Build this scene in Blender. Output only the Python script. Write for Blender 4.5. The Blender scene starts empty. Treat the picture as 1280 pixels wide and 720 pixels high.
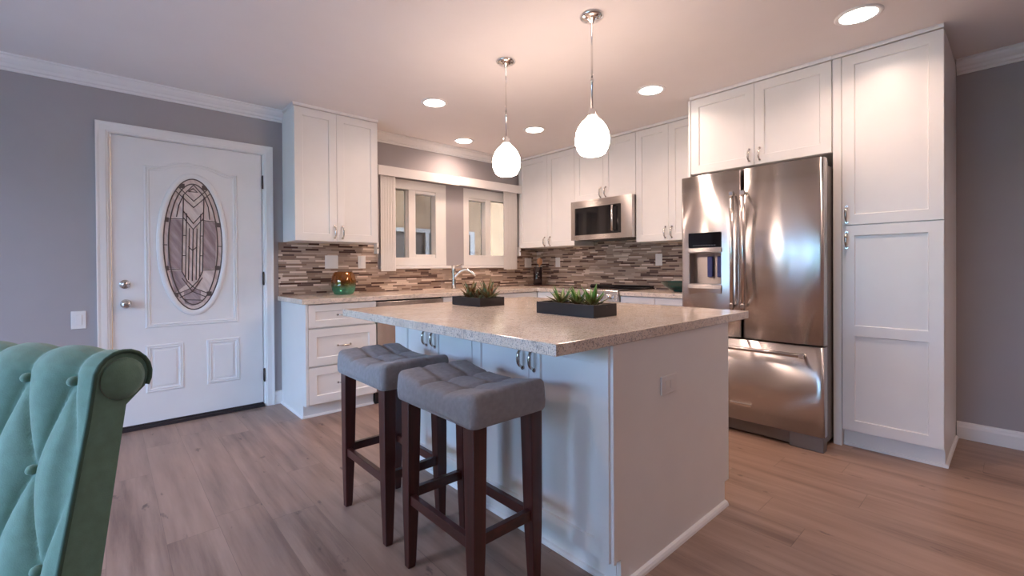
import bpy, bmesh, math, random
from mathutils import Vector, Matrix
random.seed(7)
PI = math.pi
SC = bpy.context.scene
COL = SC.collection

# ------------------------------------------------------------------ camera, world, exposure
cam_d = bpy.data.cameras.new('camera'); cam = bpy.data.objects.new('camera', cam_d); COL.objects.link(cam)
CR = Vector((0.74969643, -0.66175013, -0.00648343)); CU = Vector((0.00915371, 0.00057324, 0.99995794)); CF = Vector((0.66171858, 0.74972424, -0.00648722))
CP = Vector((-4.21608, -4.16241, 1.14539))
cam.matrix_world = Matrix(((CR.x, CU.x, -CF.x, CP.x), (CR.y, CU.y, -CF.y, CP.y), (CR.z, CU.z, -CF.z, CP.z), (0, 0, 0, 1)))
cam_d.sensor_width = 36; cam_d.lens = 564.7258 / 1280 * 36
cam_d.shift_x = 7.9581 / 1280; cam_d.shift_y = -22.2177 / 1280
cam_d.clip_start = 0.02
SC.camera = cam
SC.view_settings.view_transform = 'Standard'; SC.view_settings.look = 'None'
SC.view_settings.gamma = 1; SC.view_settings.use_curve_mapping = False
EXPOSURE = 0.66
SC.view_settings.exposure = EXPOSURE
SC.cycles.use_denoising = True
SC.cycles.max_bounces = 10; SC.cycles.diffuse_bounces = 6; SC.cycles.glossy_bounces = 5
SC.cycles.transparent_max_bounces = 12; SC.cycles.transmission_bounces = 8
SC.cycles.sample_clamp_indirect = 6; SC.cycles.blur_glossy = 0.5
SKY = (0.36, 0.565, 1.0); SKY_STRENGTH = 17.0
CAN_COLOR = (1.0, 0.70, 0.56); CAN_POWER = 4.2; FILL_POWER = 9.0; CAN_GLOW = 14.0
PENDANT_GLOW = 25.0
w = bpy.data.worlds.new('daylight'); SC.world = w; w.use_nodes = True
bg = w.node_tree.nodes['Background']; bg.inputs[0].default_value = (*SKY, 1); bg.inputs[1].default_value = SKY_STRENGTH

H = 2.479
XL, YF = -7.2, -7.0          # left wall, wall behind the camera

def portal(name, loc, rot, sx, sy):
    d = bpy.data.lights.new(name, 'AREA'); d.shape = 'RECTANGLE'; d.size = sx; d.size_y = sy; d.cycles.is_portal = True
    o = bpy.data.objects.new(name, d); o.location = loc; o.rotation_euler = rot; COL.objects.link(o); return o
portal('patio_door_portal', (XL - .02, -2.4, 1.03), (0, -PI / 2, 0), 2.06, 3.2)

# ------------------------------------------------------------------ materials
class N:
    def __init__(s, name):
        s.m = bpy.data.materials.new(name); s.m.use_nodes = True; s.t = s.m.node_tree
        s.b = s.t.nodes['Principled BSDF']; s.out = s.t.nodes['Material Output']
    def n(s, typ, **kw):
        x = s.t.nodes.new(typ)
        for k, v in kw.items(): setattr(x, k, v)
        return x
    def l(s, a, b): s.t.links.new(a, b)
    def put(s, v, inp):
        if isinstance(v, (int, float)): inp.default_value = v
        elif isinstance(v, tuple): inp.default_value = v
        else: s.l(v, inp)
    def math(s, op, a, b=0.0, c=None):
        x = s.n('ShaderNodeMath', operation=op); s.put(a, x.inputs[0]); s.put(b, x.inputs[1])
        if c is not None: s.put(c, x.inputs[2])
        return x.outputs[0]
    def white(s, *a):
        x = s.n('ShaderNodeTexWhiteNoise', noise_dimensions='3D'); c = s.n('ShaderNodeCombineXYZ')
        for i, v in enumerate(a): s.put(v, c.inputs[i])
        s.l(c.outputs[0], x.inputs['Vector']); return x.outputs['Value']
    def xyz(s, *a):
        c = s.n('ShaderNodeCombineXYZ')
        for i, v in enumerate(a): s.put(v, c.inputs[i])
        return c.outputs[0]
    def noise(s, vec, scale, detail=3.0, rough=.5):
        x = s.n('ShaderNodeTexNoise'); x.inputs['Scale'].default_value = scale; x.inputs['Detail'].default_value = detail; x.inputs['Roughness'].default_value = rough
        if vec is not None: s.l(vec, x.inputs['Vector'])
        return x.outputs['Fac']
    def ramp(s, fac, stops, const=False):
        x = s.n('ShaderNodeValToRGB'); r = x.color_ramp
        if const: r.interpolation = 'CONSTANT'
        while len(r.elements) < len(stops): r.elements.new(.5)
        for e, (p, c) in zip(r.elements, stops): e.position = p; e.color = (*c, 1)
        s.l(fac, x.inputs[0]); return x.outputs[0]
    def mix(s, fac, a, b):
        x = s.n('ShaderNodeMix', data_type='RGBA'); s.put(fac, x.inputs[0])
        for v, i in ((a, 6), (b, 7)): s.put((*v, 1) if isinstance(v, tuple) and len(v) == 3 else v, x.inputs[i])
        return x.outputs[2]
    def pos(s):
        x = s.n('ShaderNodeNewGeometry'); return x.outputs['Position']
    def obj(s):
        x = s.n('ShaderNodeTexCoord'); return x.outputs['Object']
    def sep(s, v):
        x = s.n('ShaderNodeSeparateXYZ'); s.l(v, x.inputs[0]); return x.outputs
    def bump(s, h, strength, dist=.01):
        x = s.n('ShaderNodeBump'); x.inputs['Strength'].default_value = strength; x.inputs['Distance'].default_value = dist
        s.l(h, x.inputs['Height']); s.l(x.outputs[0], s.b.inputs['Normal'])
    def set(s, **kw):
        for k, v in kw.items():
            i = s.b.inputs[k.replace('_', ' ')]
            s.put((*v, 1) if isinstance(v, tuple) and len(v) == 3 and i.type == 'RGBA' else v, i)
        return s

def simple(name, col, rough=.5, metal=0.0, var=.06, scale=6.0, bump=0.0, bscale=80.0, **kw):
    k = N(name); f = k.noise(k.obj(), scale)
    a = tuple(c * (1 - var) for c in col); b = tuple(min(1, c * (1 + var)) for c in col)
    k.set(Base_Color=k.ramp(f, [(.3, a), (.7, b)]), Roughness=rough, Metallic=metal, **kw)
    if bump: k.bump(k.noise(k.obj(), bscale, 4), bump, .002)
    return k.m

M = {}
M['wall'] = simple('grey_wall_paint', (.38, .352, .358), .75, var=.015, bump=.15, bscale=220)
M['ceiling'] = simple('ceiling_paint', (.78, .735, .71), .85, var=.008, bump=.2, bscale=150)
M['white'] = simple('white_lacquer', (.80, .78, .76), .32, var=.015)
M['trim'] = simple('white_trim_paint', (.80, .78, .77), .4, var=.015)
M['door'] = simple('white_door_paint', (.79, .78, .78), .38, var=.015)
M['vinyl'] = simple('white_window_vinyl', (.80, .78, .75), .35, var=.015)
M['blind'] = simple('ivory_blind_vane', (.82, .79, .77), .5, var=.02)
M['plastic'] = simple('white_plastic', (.78, .75, .73), .35, var=.01)
M['nickel'] = simple('brushed_nickel', (.62, .58, .54), .25, 1.0, .05, 40)
M['chrome'] = simple('polished_chrome', (.78, .76, .74), .08, 1.0, .02)
M['bronze'] = simple('dark_hinge_metal', (.10, .085, .08), .35, .9)
M['black'] = simple('black_plastic', (.012, .011, .012), .35, var=.1)
M['blackglass'] = simple('black_glass', (.010, .009, .011), .06, var=.05)
M['rubber'] = simple('dark_threshold', (.03, .022, .024), .5)
M['fabric_grey'] = simple('grey_linen', (.27, .262, .275), .9, var=.10, scale=60, bump=.35, bscale=420, Sheen_Weight=.15)
M['button_grey'] = simple('grey_button_cloth', (.12, .115, .12), .9, var=.1)
M['chairgreen'] = simple('sea_green_velvet', (.118, .235, .182), .75, var=.10, scale=50, bump=.25, bscale=400, Sheen_Weight=.25)
M['chairpipe'] = simple('dark_green_piping', (.05, .11, .08), .8)
M['soil'] = simple('planter_soil', (.07, .05, .04), .95, var=.4, scale=90, bump=.8, bscale=120)
M['planter'] = simple('espresso_planter_wood', (.020, .014, .014), .42, var=.25, scale=12)
M['fridge_side'] = simple('grey_appliance_side', (.19, .17, .165), .45, .3, var=.03)
M['wood_spoon'] = simple('pale_spoon_wood', (.46, .22, .10), .5, var=.15, scale=30)
M['tray'] = simple('dark_walnut_tray', (.06, .025, .018), .4, var=.2, scale=20)
M['teal'] = simple('dark_teal_ceramic', (.012, .060, .052), .18, var=.08)
M['lead'] = simple('dark_lead_came', (.13, .10, .095), .45, .3)
M['stucco'] = simple('tan_stucco', (.46, .255, .125), .9, var=.14, scale=3, bump=.5, bscale=60)
M['grass'] = simple('lawn', (.12, .26, .06), .95, var=.4, scale=5)
M['paving'] = simple('grey_paving', (.42, .41, .42), .9, var=.12)
M['hedge'] = simple('hedge_leaves', (.11, .24, .07), .8, var=.5, scale=7, bump=1, bscale=20)
M['patio'] = simple('patio_concrete', (.50, .40, .32), .85, var=.1)

def wood(name, c1, c2, axis, rough=.3, coat=.3):
    k = N(name); x, y, z = k.sep(k.obj()); v = [x, y, z]
    sc = [26, 26, 26]; sc['xyz'.index(axis)] = 1.6
    g = k.noise(k.xyz(*[k.math('MULTIPLY', a, s) for a, s in zip(v, sc)]), 1.0, 5, .6)
    k.set(Base_Color=k.ramp(g, [(.3, c1), (.72, c2)]), Roughness=rough, Coat_Weight=coat, Coat_Roughness=.2); return k.m
M['cherry'] = wood('dark_cherry_wood', (.020, .005, .005), (.080, .015, .012), 'z')
M['cherry_h'] = wood('dark_cherry_rail', (.028, .008, .008), (.080, .020, .015), 'y')

def steel(name, base, rough, grain):
    k = N(name); x, y, z = k.sep(k.obj())
    g = k.noise(k.xyz(k.math('MULTIPLY', x, 3), k.math('MULTIPLY', y, 3), k.math('MULTIPLY', z, grain)), 1.0, 3)
    k.set(Base_Color=k.ramp(g, [(.2, tuple(c * .93 for c in base)), (.8, base)]), Metallic=1.0, Roughness=rough, Anisotropic=1.0, Anisotropic_Rotation=.25)
    t = k.n('ShaderNodeTangent', direction_type='RADIAL', axis='Z'); k.l(t.outputs[0], k.b.inputs['Tangent'])
    return k.m
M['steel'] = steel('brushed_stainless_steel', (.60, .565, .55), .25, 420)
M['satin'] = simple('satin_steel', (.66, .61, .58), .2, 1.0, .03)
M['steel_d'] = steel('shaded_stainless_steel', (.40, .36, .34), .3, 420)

def glass_mat(name, tint, gloss=.07):
    k = N(name); tr = k.n('ShaderNodeBsdfTransparent'); tr.inputs[0].default_value = (*tint, 1)
    gl = k.n('ShaderNodeBsdfGlossy'); gl.inputs['Roughness'].default_value = .02
    lw = k.n('ShaderNodeLayerWeight'); lw.inputs[0].default_value = .3
    f = k.math('MULTIPLY_ADD', lw.outputs['Fresnel'], .6, gloss * .5)
    mx = k.n('ShaderNodeMixShader'); k.l(f, mx.inputs[0]); k.l(tr.outputs[0], mx.inputs[1]); k.l(gl.outputs[0], mx.inputs[2])
    k.l(mx.outputs[0], k.out.inputs[0]); return k.m
M['glass'] = glass_mat('window_glass', (.95, .96, .95))
M['tinted'] = glass_mat('grey_tinted_glass', (.66, .63, .57))
M['screened'] = glass_mat('screened_glass', (.50, .47, .43))

def emit(name, col, st):
    k = N(name); k.set(Base_Color=col, Emission_Color=col, Emission_Strength=st, Roughness=.4); return k.m
M['can_glow'] = emit('lit_ceiling_lens', (1, .90, .82), CAN_GLOW)
def globe_mat():
    k = N('lit_crackle_glass'); x, y, z = k.sep(k.obj())
    v = k.n('ShaderNodeTexVoronoi', feature='DISTANCE_TO_EDGE'); v.inputs['Scale'].default_value = 55; k.l(k.obj(), v.inputs['Vector'])
    st = k.math('MULTIPLY_ADD', k.math('MINIMUM', k.math('MULTIPLY', v.outputs['Distance'], 5), 1.0), PENDANT_GLOW * .35, PENDANT_GLOW * .65)
    k.set(Base_Color=(.9, .85, .8), Emission_Color=(1, .76, .63), Emission_Strength=st, Roughness=.2); return k.m
M['globe'] = globe_mat()
k = N('clear_crackle_glass'); k.set(Base_Color=(.85, .78, .74), Roughness=.12, Transmission_Weight=.6, Emission_Color=(1, .88, .78), Emission_Strength=.35); M['collar'] = k.m

# mosaic tile
def mosaic():
    k = N('linear_mosaic_tile'); x, y, z = k.sep(k.pos()); a = k.math('ADD', x, y)
    rh = .0165
    zr = k.math('DIVIDE', z, rh); row = k.math('FLOOR', zr); zf = k.math('FRACT', zr)
    ln = k.math('MULTIPLY_ADD', k.white(row, 3.3, .5), .10, .09)
    q = k.math('ADD', k.math('DIVIDE', a, ln), k.math('MULTIPLY', k.white(row, 7.7, .1), 31.0))
    cell = k.math('FLOOR', q); qf = k.math('FRACT', q)
    wn = k.white(row, cell, 1.5)
    col = k.ramp(wn, [(0, (.085, .045, .035)), (.16, (.27, .185, .14)), (.38, (.37, .275, .215)), (.66, (.46, .35, .28)), (.84, (.70, .57, .47))], True)
    g = k.math('MAXIMUM', k.math('LESS_THAN', zf, .09), k.math('LESS_THAN', k.math('MULTIPLY', qf, ln), .0018))
    k.set(Base_Color=k.mix(g, col, (.30, .22, .19)), Roughness=k.math('MULTIPLY_ADD', k.white(row, cell, 4.4), .35, .15), Specular_IOR_Level=.4)
    k.bump(k.math('SUBTRACT', 1.0, g), .35, .002); return k.m
M['mosaic'] = mosaic()

def quartz():
    k = N('speckled_quartz'); p = k.pos()
    a = k.noise(p, 9, 4, .6); b = k.noise(p, 120, 3, .7); c = k.noise(p, 46, 4, .75); d = k.noise(p, 190, 2, .5)
    base = k.ramp(a, [(.3, (.68, .565, .465)), (.7, (.80, .70, .60))])
    base = k.mix(k.math('MULTIPLY', k.math('GREATER_THAN', b, .60), .55), base, (.82, .79, .75))
    base = k.mix(k.math('MULTIPLY', k.math('LESS_THAN', c, .42), .6), base, (.33, .29, .27))
    base = k.mix(k.math('MULTIPLY', k.math('LESS_THAN', d, .40), .75), base, (.20, .17, .16))
    k.set(Base_Color=base, Roughness=.14, Specular_IOR_Level=.5); return k.m
M['quartz'] = quartz()

def planks():
    k = N('oak_vinyl_planks'); x, y, z = k.sep(k.pos())
    W, L = .19, 1.35
    cx = k.math('DIVIDE', k.math('ADD', x, .05), W); col_ = k.math('FLOOR', cx); fx = k.math('FRACT', cx)
    qy = k.math('ADD', k.math('DIVIDE', y, L), k.math('MULTIPLY', k.white(col_, 2.2, .3), 9.0)); cy = k.math('FLOOR', qy); fy = k.math('FRACT', qy)
    t = k.white(col_, cy, .7); t2 = k.math('MULTIPLY', t, 40.0)
    g1 = k.noise(k.xyz(k.math('MULTIPLY', x, 15), k.math('MULTIPLY_ADD', y, 1.1, t2), t2), 1.0, 6, .62)
    g2 = k.noise(k.xyz(k.math('MULTIPLY', x, 70), k.math('MULTIPLY_ADD', y, 3.0, t2), t2), 1.0, 3, .6)
    kn = k.noise(k.xyz(k.math('MULTIPLY', x, 17), k.math('MULTIPLY_ADD', y, 6.5, t2), t2), 1.0, 4, .55)
    base = k.ramp(g1, [(.30, (.150, .092, .072)), (.45, (.275, .180, .140)), (.66, (.41, .28, .218))])
    base = k.mix(k.math('MULTIPLY', g2, .35), base, (.23, .145, .11))
    base = k.mix(k.math('MULTIPLY_ADD', t, .5, -.1), base, (.41, .27, .205))
    kk = k.math('MINIMUM', k.math('MULTIPLY', k.math('MAXIMUM', k.math('SUBTRACT', .335, kn), 0.0), 9.0), .75)
    base = k.mix(kk, base, (.055, .036, .034))
    gap = k.math('MAXIMUM', k.math('LESS_THAN', fx, .010), k.math('LESS_THAN', k.math('MULTIPLY', fy, L), .003))
    base = k.mix(k.math('MULTIPLY', gap, .38), base, (.07, .045, .04))
    k.set(Base_Color=base, Roughness=k.math('MULTIPLY_ADD', g1, .2, .30), Specular_IOR_Level=.42)
    k.bump(k.math('SUBTRACT', g2, k.math('MULTIPLY', gap, 2.0)), .10, .003); return k.m
M['floor'] = planks()

def ombre():
    k = N('amber_to_teal_glass'); x, y, z = k.sep(k.obj())
    col = k.ramp(k.math('DIVIDE', z, .205), [(.28, (.36, .80, .68)), (.55, (.80, .52, .20))])
    tr = k.n('ShaderNodeBsdfTransparent'); k.l(col, tr.inputs[0])
    gl = k.n('ShaderNodeBsdfGlossy'); gl.inputs['Roughness'].default_value = .04; k.l(k.mix(.5, col, (1, 1, 1)), gl.inputs[0])
    df = k.n('ShaderNodeBsdfTranslucent'); k.l(col, df.inputs[0])
    lw = k.n('ShaderNodeLayerWeight'); lw.inputs[0].default_value = .45
    m1 = k.n('ShaderNodeMixShader'); m1.inputs[0].default_value = .14; k.l(tr.outputs[0], m1.inputs[1]); k.l(df.outputs[0], m1.inputs[2])
    m2 = k.n('ShaderNodeMixShader'); k.l(k.math('MULTIPLY_ADD', lw.outputs['Fresnel'], .6, .06), m2.inputs[0]); k.l(m1.outputs[0], m2.inputs[1]); k.l(gl.outputs[0], m2.inputs[2])
    k.l(m2.outputs[0], k.out.inputs[0]); return k.m
M['ombre'] = ombre()
def leaf():
    k = N('succulent_leaf'); x, y, z = k.sep(k.obj())
    c = k.ramp(k.math('MULTIPLY_ADD', k.noise(k.obj(), 30), .03, z), [(.012, (.15, .040, .018)), (.045, (.13, .13, .022)), (.075, (.10, .24, .035))])
    k.set(Base_Color=c, Roughness=.4); return k.m
M['leaf'] = leaf()
def leaf2():
    k = N('bronze_succulent_leaf')
    c = k.ramp(k.noise(k.obj(), 22), [(.35, (.20, .065, .02)), (.5, (.20, .15, .05)), (.66, (.10, .20, .10))])
    k.set(Base_Color=c, Roughness=.35); return k.m
M['leaf2'] = leaf2()
def texglass(name, c1, c2):
    k = N(name); x, y, z = k.sep(k.obj())
    g = k.noise(k.xyz(k.math('MULTIPLY_ADD', z, 18, k.math('MULTIPLY', x, 30)), k.math('MULTIPLY', z, 6), 0.0), 1.0, 4)
    k.set(Base_Color=k.ramp(g, [(.35, c1), (.65, c2)]), Roughness=.22, Specular_IOR_Level=.7); k.bump(g, .5, .004); return k.m
M['pane_pale'] = texglass('pale_textured_glass', (.62, .50, .47), (.78, .67, .62))
M['pane_mauve'] = texglass('mauve_swirl_glass', (.30, .22, .225), (.46, .37, .37))
M['bevel_glass'] = texglass('clear_bevelled_glass', (.62, .52, .46), (.78, .69, .62))
M['ext_glass'] = simple('dull_brown_glass', (.15, .105, .075), .8, var=.2, scale=2, Specular_IOR_Level=.15)  # matte brown base and weak specular keep out the blue sky reflection

# ------------------------------------------------------------------ mesh helpers
def link(name, me, mats, parent=None):
    o = bpy.data.objects.new(name, me); COL.objects.link(o)
    for m in (mats if isinstance(mats, (list, tuple)) else [mats]): me.materials.append(m)
    if parent: o.parent = parent
    return o
class MB:
    def __init__(s): s.b = bmesh.new()
    def face(s, pts, smooth=False, mi=0):
        f = s.b.faces.new([s.b.verts.new(p) for p in pts]); f.smooth = smooth; f.material_index = mi; return s
    def box(s, x0, x1, y0, y1, z0, z1, mi=0, taper=0.0):
        if min(abs(x1 - x0), abs(y1 - y0), abs(z1 - z0)) < 1e-4: return s
        c = [(x0, y0, z0), (x1, y0, z0), (x1, y1, z0), (x0, y1, z0), (x0, y0, z1), (x1, y0, z1), (x1, y1, z1), (x0, y1, z1)]
        v = [s.b.verts.new(p) for p in c]
        for q in ((0, 3, 2, 1), (4, 5, 6, 7), (0, 1, 5, 4), (1, 2, 6, 5), (2, 3, 7, 6), (3, 0, 4, 7)):
            f = s.b.faces.new([v[i] for i in q]); f.material_index = mi
        return s
    def prism(s, poly, fn, a, b, mi=0, smooth=False):
        """poly in 2D, fn(u, v, w) -> 3D, extruded from w=a to w=b"""
        A = [s.b.verts.new(fn(u, v, a)) for u, v in poly]; B = [s.b.verts.new(fn(u, v, b)) for u, v in poly]
        n = len(poly)
        for i in range(n):
            f = s.b.faces.new([A[i], A[(i + 1) % n], B[(i + 1) % n], B[i]]); f.material_index = mi; f.smooth = smooth
        for L_ in (A[::-1], B): s.b.faces.new(L_).material_index = mi
        return s
    def tube(s, pts, r, seg=10, cap=True, mi=0, sq=1.0):
        pts = [Vector(p) for p in pts]; rs = r if isinstance(r, (list, tuple)) else [r] * len(pts)
        rings = []; up = None
        for i, p in enumerate(pts):
            t = (pts[min(i + 1, len(pts) - 1)] - pts[max(i - 1, 0)]).normalized()
            if up is None: up = Vector((0, 0, 1)) if abs(t.z) < .9 else Vector((1, 0, 0))
            a = t.cross(up).normalized(); b_ = a.cross(t).normalized(); up = b_
            rings.append([s.b.verts.new(p + rs[i] * (math.cos(2 * PI * j / seg) * a * sq + math.sin(2 * PI * j / seg) * b_)) for j in range(seg)])
        for A, B in zip(rings, rings[1:]):
            for j in range(seg):
                f = s.b.faces.new([A[j], A[(j + 1) % seg], B[(j + 1) % seg], B[j]]); f.smooth = True; f.material_index = mi
        if cap:
            for R_ in (rings[0][::-1], rings[-1]): s.b.faces.new(R_).material_index = mi
        return s
    def lathe(s, prof, c=(0, 0, 0), seg=32, axis='z', mi=0, wob=None, smooth=True):
        rings = []
        for r, h in prof:
            ring = []
            for j in range(seg):
                a = 2 * PI * j / seg; rr = r * (1 + (wob(a, h) if wob else 0))
                u, v = rr * math.cos(a), rr * math.sin(a)
                p = {'z': (u, v, h), 'x': (h, u, v), 'y': (u, h, v)}[axis]
                ring.append(s.b.verts.new((c[0] + p[0], c[1] + p[1], c[2] + p[2])))
            rings.append(ring)
        for A, B in zip(rings, rings[1:]):
            for j in range(seg):
                f = s.b.faces.new([A[j], A[(j + 1) % seg], B[(j + 1) % seg], B[j]]); f.smooth = smooth; f.material_index = mi
        s.b.faces.new(rings[0][::-1]).material_index = mi; s.b.faces.new(rings[-1]).material_index = mi
        return s
    def sphere(s, c, r, sz=1.0, seg=14, mi=0):
        n = 8; prof = [(max(r * math.sin(PI * i / n), r * .02), -r * sz * math.cos(PI * i / n)) for i in range(n + 1)]
        return s.lathe(prof, c, seg, mi=mi)
    def build(s, name, mats, parent=None, bevel=0.0, seg=2, smooth=False):
        bmesh.ops.recalc_face_normals(s.b, faces=s.b.faces)
        me = bpy.data.meshes.new(name); s.b.to_mesh(me); s.b.free()
        if smooth:
            for p_ in me.polygons: p_.use_smooth = True
        o = link(name, me, mats, parent)
        if bevel:
            md = o.modifiers.new('bevel', 'BEVEL'); md.width = bevel; md.segments = seg; md.limit_method = 'ANGLE'; md.angle_limit = math.radians(40)
        return o
def thing(name, label, cat, loc=(0, 0, 0), rz=0.0, group=None):
    o = bpy.data.objects.new(name, None); COL.objects.link(o); o.empty_display_size = .05
    o.location = loc; o.rotation_euler = (0, 0, rz)
    return tag(o, label, cat, group)
def tag(o, label, cat, group=None):
    o['label'] = label; o['category'] = cat
    if group: o['group'] = group
    return o
def struct(o, label=None, cat=None):
    o['kind'] = 'structure'
    if label: o['label'] = label
    if cat: o['category'] = cat
    return o
def sempty(name, label, cat):
    return struct(thing(name, label, cat))
def copy_tree(o, parent=None):
    c = o.copy(); COL.objects.link(c)
    if parent: c.parent = parent
    for ch in list(o.children): copy_tree(ch, c)
    return c

# face frames: 'nx' faces -x (a=y), 'ny' faces -y (a=x); w runs into the body
def FR(face, d):
    if face == 'nx': return lambda a, z, w: (d + w, a, z)
    return lambda a, z, w: (a, d + w, z)
def shaker(name, face, d, a0, a1, z0, z1, parent, th=.02, rail=.062, mid=None, mat=None, rec=.009):
    """a framed door leaf with a recessed flat panel (one mesh)"""
    P = FR(face, d); m = MB(); b = m.b
    def q(pts): m.face([P(*p) for p in pts])
    openings = [(a0 + rail, a1 - rail, z0 + rail, z1 - rail)]
    if mid: openings = [(a0 + rail, a1 - rail, z0 + rail, mid - rail * .5), (a0 + rail, a1 - rail, mid + rail * .5, z1 - rail)]
    q([(a0, z0, 0), (a0 + rail, z0, 0), (a0 + rail, z1, 0), (a0, z1, 0)])
    q([(a1 - rail, z0, 0), (a1, z0, 0), (a1, z1, 0), (a1 - rail, z1, 0)])
    zs = [z0] + [v for o_ in openings for v in (o_[2], o_[3])] + [z1]
    for i in range(0, len(zs), 2): q([(a0 + rail, zs[i], 0), (a1 - rail, zs[i], 0), (a1 - rail, zs[i + 1], 0), (a0 + rail, zs[i + 1], 0)])
    c = .004
    for (u0, u1, v0, v1) in openings:
        O_ = [(u0, v0), (u1, v0), (u1, v1), (u0, v1)]; I_ = [(u0 + c, v0 + c), (u1 - c, v0 + c), (u1 - c, v1 - c), (u0 + c, v1 - c)]
        for i in range(4):
            j = (i + 1) % 4
            q([(*O_[i], 0), (*O_[j], 0), (*I_[j], rec), (*I_[i], rec)])
        q([(*p, rec) for p in I_])
    q([(a0, z0, th), (a1, z0, th), (a1, z1, th), (a0, z1, th)])
    for e in (((a0, z0), (a1, z0)), ((a1, z0), (a1, z1)), ((a1, z1), (a0, z1)), ((a0, z1), (a0, z0))):
        q([(*e[0], 0), (*e[1], 0), (*e[1], th), (*e[0], th)])
    bmesh.ops.remove_doubles(b, verts=b.verts, dist=1e-5)
    return m.build(name, mat or M['white'], parent)
def handle(face, d, a, z, length, parent, vert=True, out=.028):
    P = FR(face, d); m = MB(); n = 9; pts = []; rs = []
    for i in range(n):
        t = i / (n - 1); s_ = (t - .5) * length; o_ = -out * (1 - (2 * t - 1) ** 4) - .001
        pts.append(P(a, z + s_, o_) if vert else P(a + s_, z, o_)); rs.append(.0045 + .0035 * math.sin(PI * t))
    m.tube(pts, rs, 8)
    for t in (-.5, .5):
        s_ = t * length; q = (lambda o_: P(a, z + s_, o_)) if vert else (lambda o_: P(a + s_, z, o_))
        m.tube([q(.001), q(-.006)], .0085, 10)
    return m.build('handle', M['nickel'], parent)

# ------------------------------------------------------------------ room shell
struct(MB().box(XL - .12, .12, YF - .12, .12, -.12, 0).build('floor', M['floor']), 'grey brown oak plank floor', 'floor')
struct(MB().box(XL - .12, .12, YF - .12, .12, H, H + .12).build('ceiling', M['ceiling']), 'smooth off-white ceiling with recessed lights', 'ceiling')
def wall_holes(name, face, d, th, a0, a1, holes, mat):
    P = FR(face, d); m = MB()
    av = sorted({a0, a1, *[h[0] for h in holes], *[h[1] for h in holes]}); zv = sorted({0.0, H, *[h[2] for h in holes], *[h[3] for h in holes]})
    for i in range(len(av) - 1):
        for j in range(len(zv) - 1):
            ca, cz = (av[i] + av[i + 1]) / 2, (zv[j] + zv[j + 1]) / 2
            if any(h[0] < ca < h[1] and h[2] < cz < h[3] for h in holes): continue
            p, q = P(av[i], zv[j], 0), P(av[i + 1], zv[j + 1], th)
            m.box(min(p[0], q[0]), max(p[0], q[0]), min(p[1], q[1]), max(p[1], q[1]), p[2], q[2])
    return struct(m.build(name, mat))
W1 = (-2.15, -1.41, 1.17, 2.05); W2 = (-1.175, -.435, 1.17, 2.05)
DX0, DX1, DH = -4.195, -3.241, 2.092
wall_holes('wall_back', 'ny', 0.0, .12, XL - .12, .12, [W1, W2, (DX0 - .015, DX1 + .015, 0.0, DH + .015)], M['wall'])
struct(MB().box(0, .12, YF - .12, 0, 0, H).build('wall_right', M['wall']))
PD = (-4.0, -.8, 0.0, 2.06)
wall_holes('wall_left', 'nx', XL - .12, .12, YF - .12, 0.0, [PD], M['wall'])
struct(MB().box(XL, 0, YF - .12, YF, 0, H).build('wall_front', M['wall']))

# crown: stepped cove profile, (out from wall, down from ceiling)
CROWN = [(0, 0), (.075, 0), (.075, .010), (.066, .014), (.060, .030), (.044, .046), (.032, .054), (.026, .070), (.014, .076), (.012, .090), (0, .090)]
def crown(name, face, d, a0, a1):
    P = FR(face, d); struct(MB().prism(CROWN, lambda u, v, w_: P(w_, H - v, -u), a0, a1).build(name, M['trim']))
crown('trim_1', 'ny', 0.0, XL, -3.084)
crown('trim_2', 'ny', 0.0, -2.372, -.352)
crown('trim_3', 'nx', 0.0, YF, -3.897)
BASE = [(0, 0), (.016, 0), (.016, .075), (.011, .088), (.010, .098), (.006, .108), (0, .110)]
def baseb(name, face, d, a0, a1):
    P = FR(face, d); struct(MB().prism(BASE, lambda u, v, w_: P(w_, v, -u), a0, a1).build(name, M['trim']))
baseb('baseboard_back', 'ny', 0.0, XL, -4.267); baseb('baseboard_door_side', 'ny', 0.0, -3.161, -3.085)
baseb('baseboard_right', 'nx', 0.0, YF, -3.897)

for nm_, a0_, a1_ in (('baseboard_left_far', PD[1], 0.0), ('baseboard_left_near', YF, PD[0])):
    struct(MB().prism(BASE, lambda u, v, w_: (XL + u, w_, v), a0_, a1_ - .017 if a1_ == 0 else a1_).build(nm_, M['trim']))
struct(MB().prism(BASE, lambda u, v, w_: (w_, YF + u, v), XL + .017, -.017).build('baseboard_front', M['trim']))
struct(MB().prism(CROWN, lambda u, v, w_: (XL + u, w_, H - v), YF, 0).build('trim_4', M['trim']))
struct(MB().prism(CROWN, lambda u, v, w_: (w_, YF + u, H - v), XL, 0).build('trim_5', M['trim']))

# ------------------------------------------------------------------ entry door
d1 = sempty('door_1', 'white entry door with oval leaded glass in white casing', 'door')
m = MB()
cw = .072
CAS = [(0, 0), (.010, -.012), (.014, -.012), (.020, -.016), (.052, -.018), (.064, -.022), (.072, -.022), (.072, 0)]
xa, xb, zt = DX0 - .002, DX1 + .006, DH + .002
m.prism(CAS, lambda u, v, w_: (xa - u, v, w_), 0, zt + .072)
m.prism(CAS, lambda u, v, w_: (xb + u, v, w_), 0, zt + .072)
m.prism(CAS, lambda u, v, w_: (w_, v - .0004, zt + u), xa - .072, xb + .072)
m.box(xa - .013, xa + .004, 0, .12, 0, DH + .004).box(xb - .004, xb + .013, 0, .12, 0, DH + .004).box(xa - .013, xb + .013, 0, .12, DH + .004, DH + .015)
m.build('casing', M['trim'], d1)
OX, OZ, OA, OB = -3.716, 1.336, .188, .500      # oval
slab = MB().box(DX0 + .006, DX1 - .003, .012, .056, .022, DH)
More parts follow.
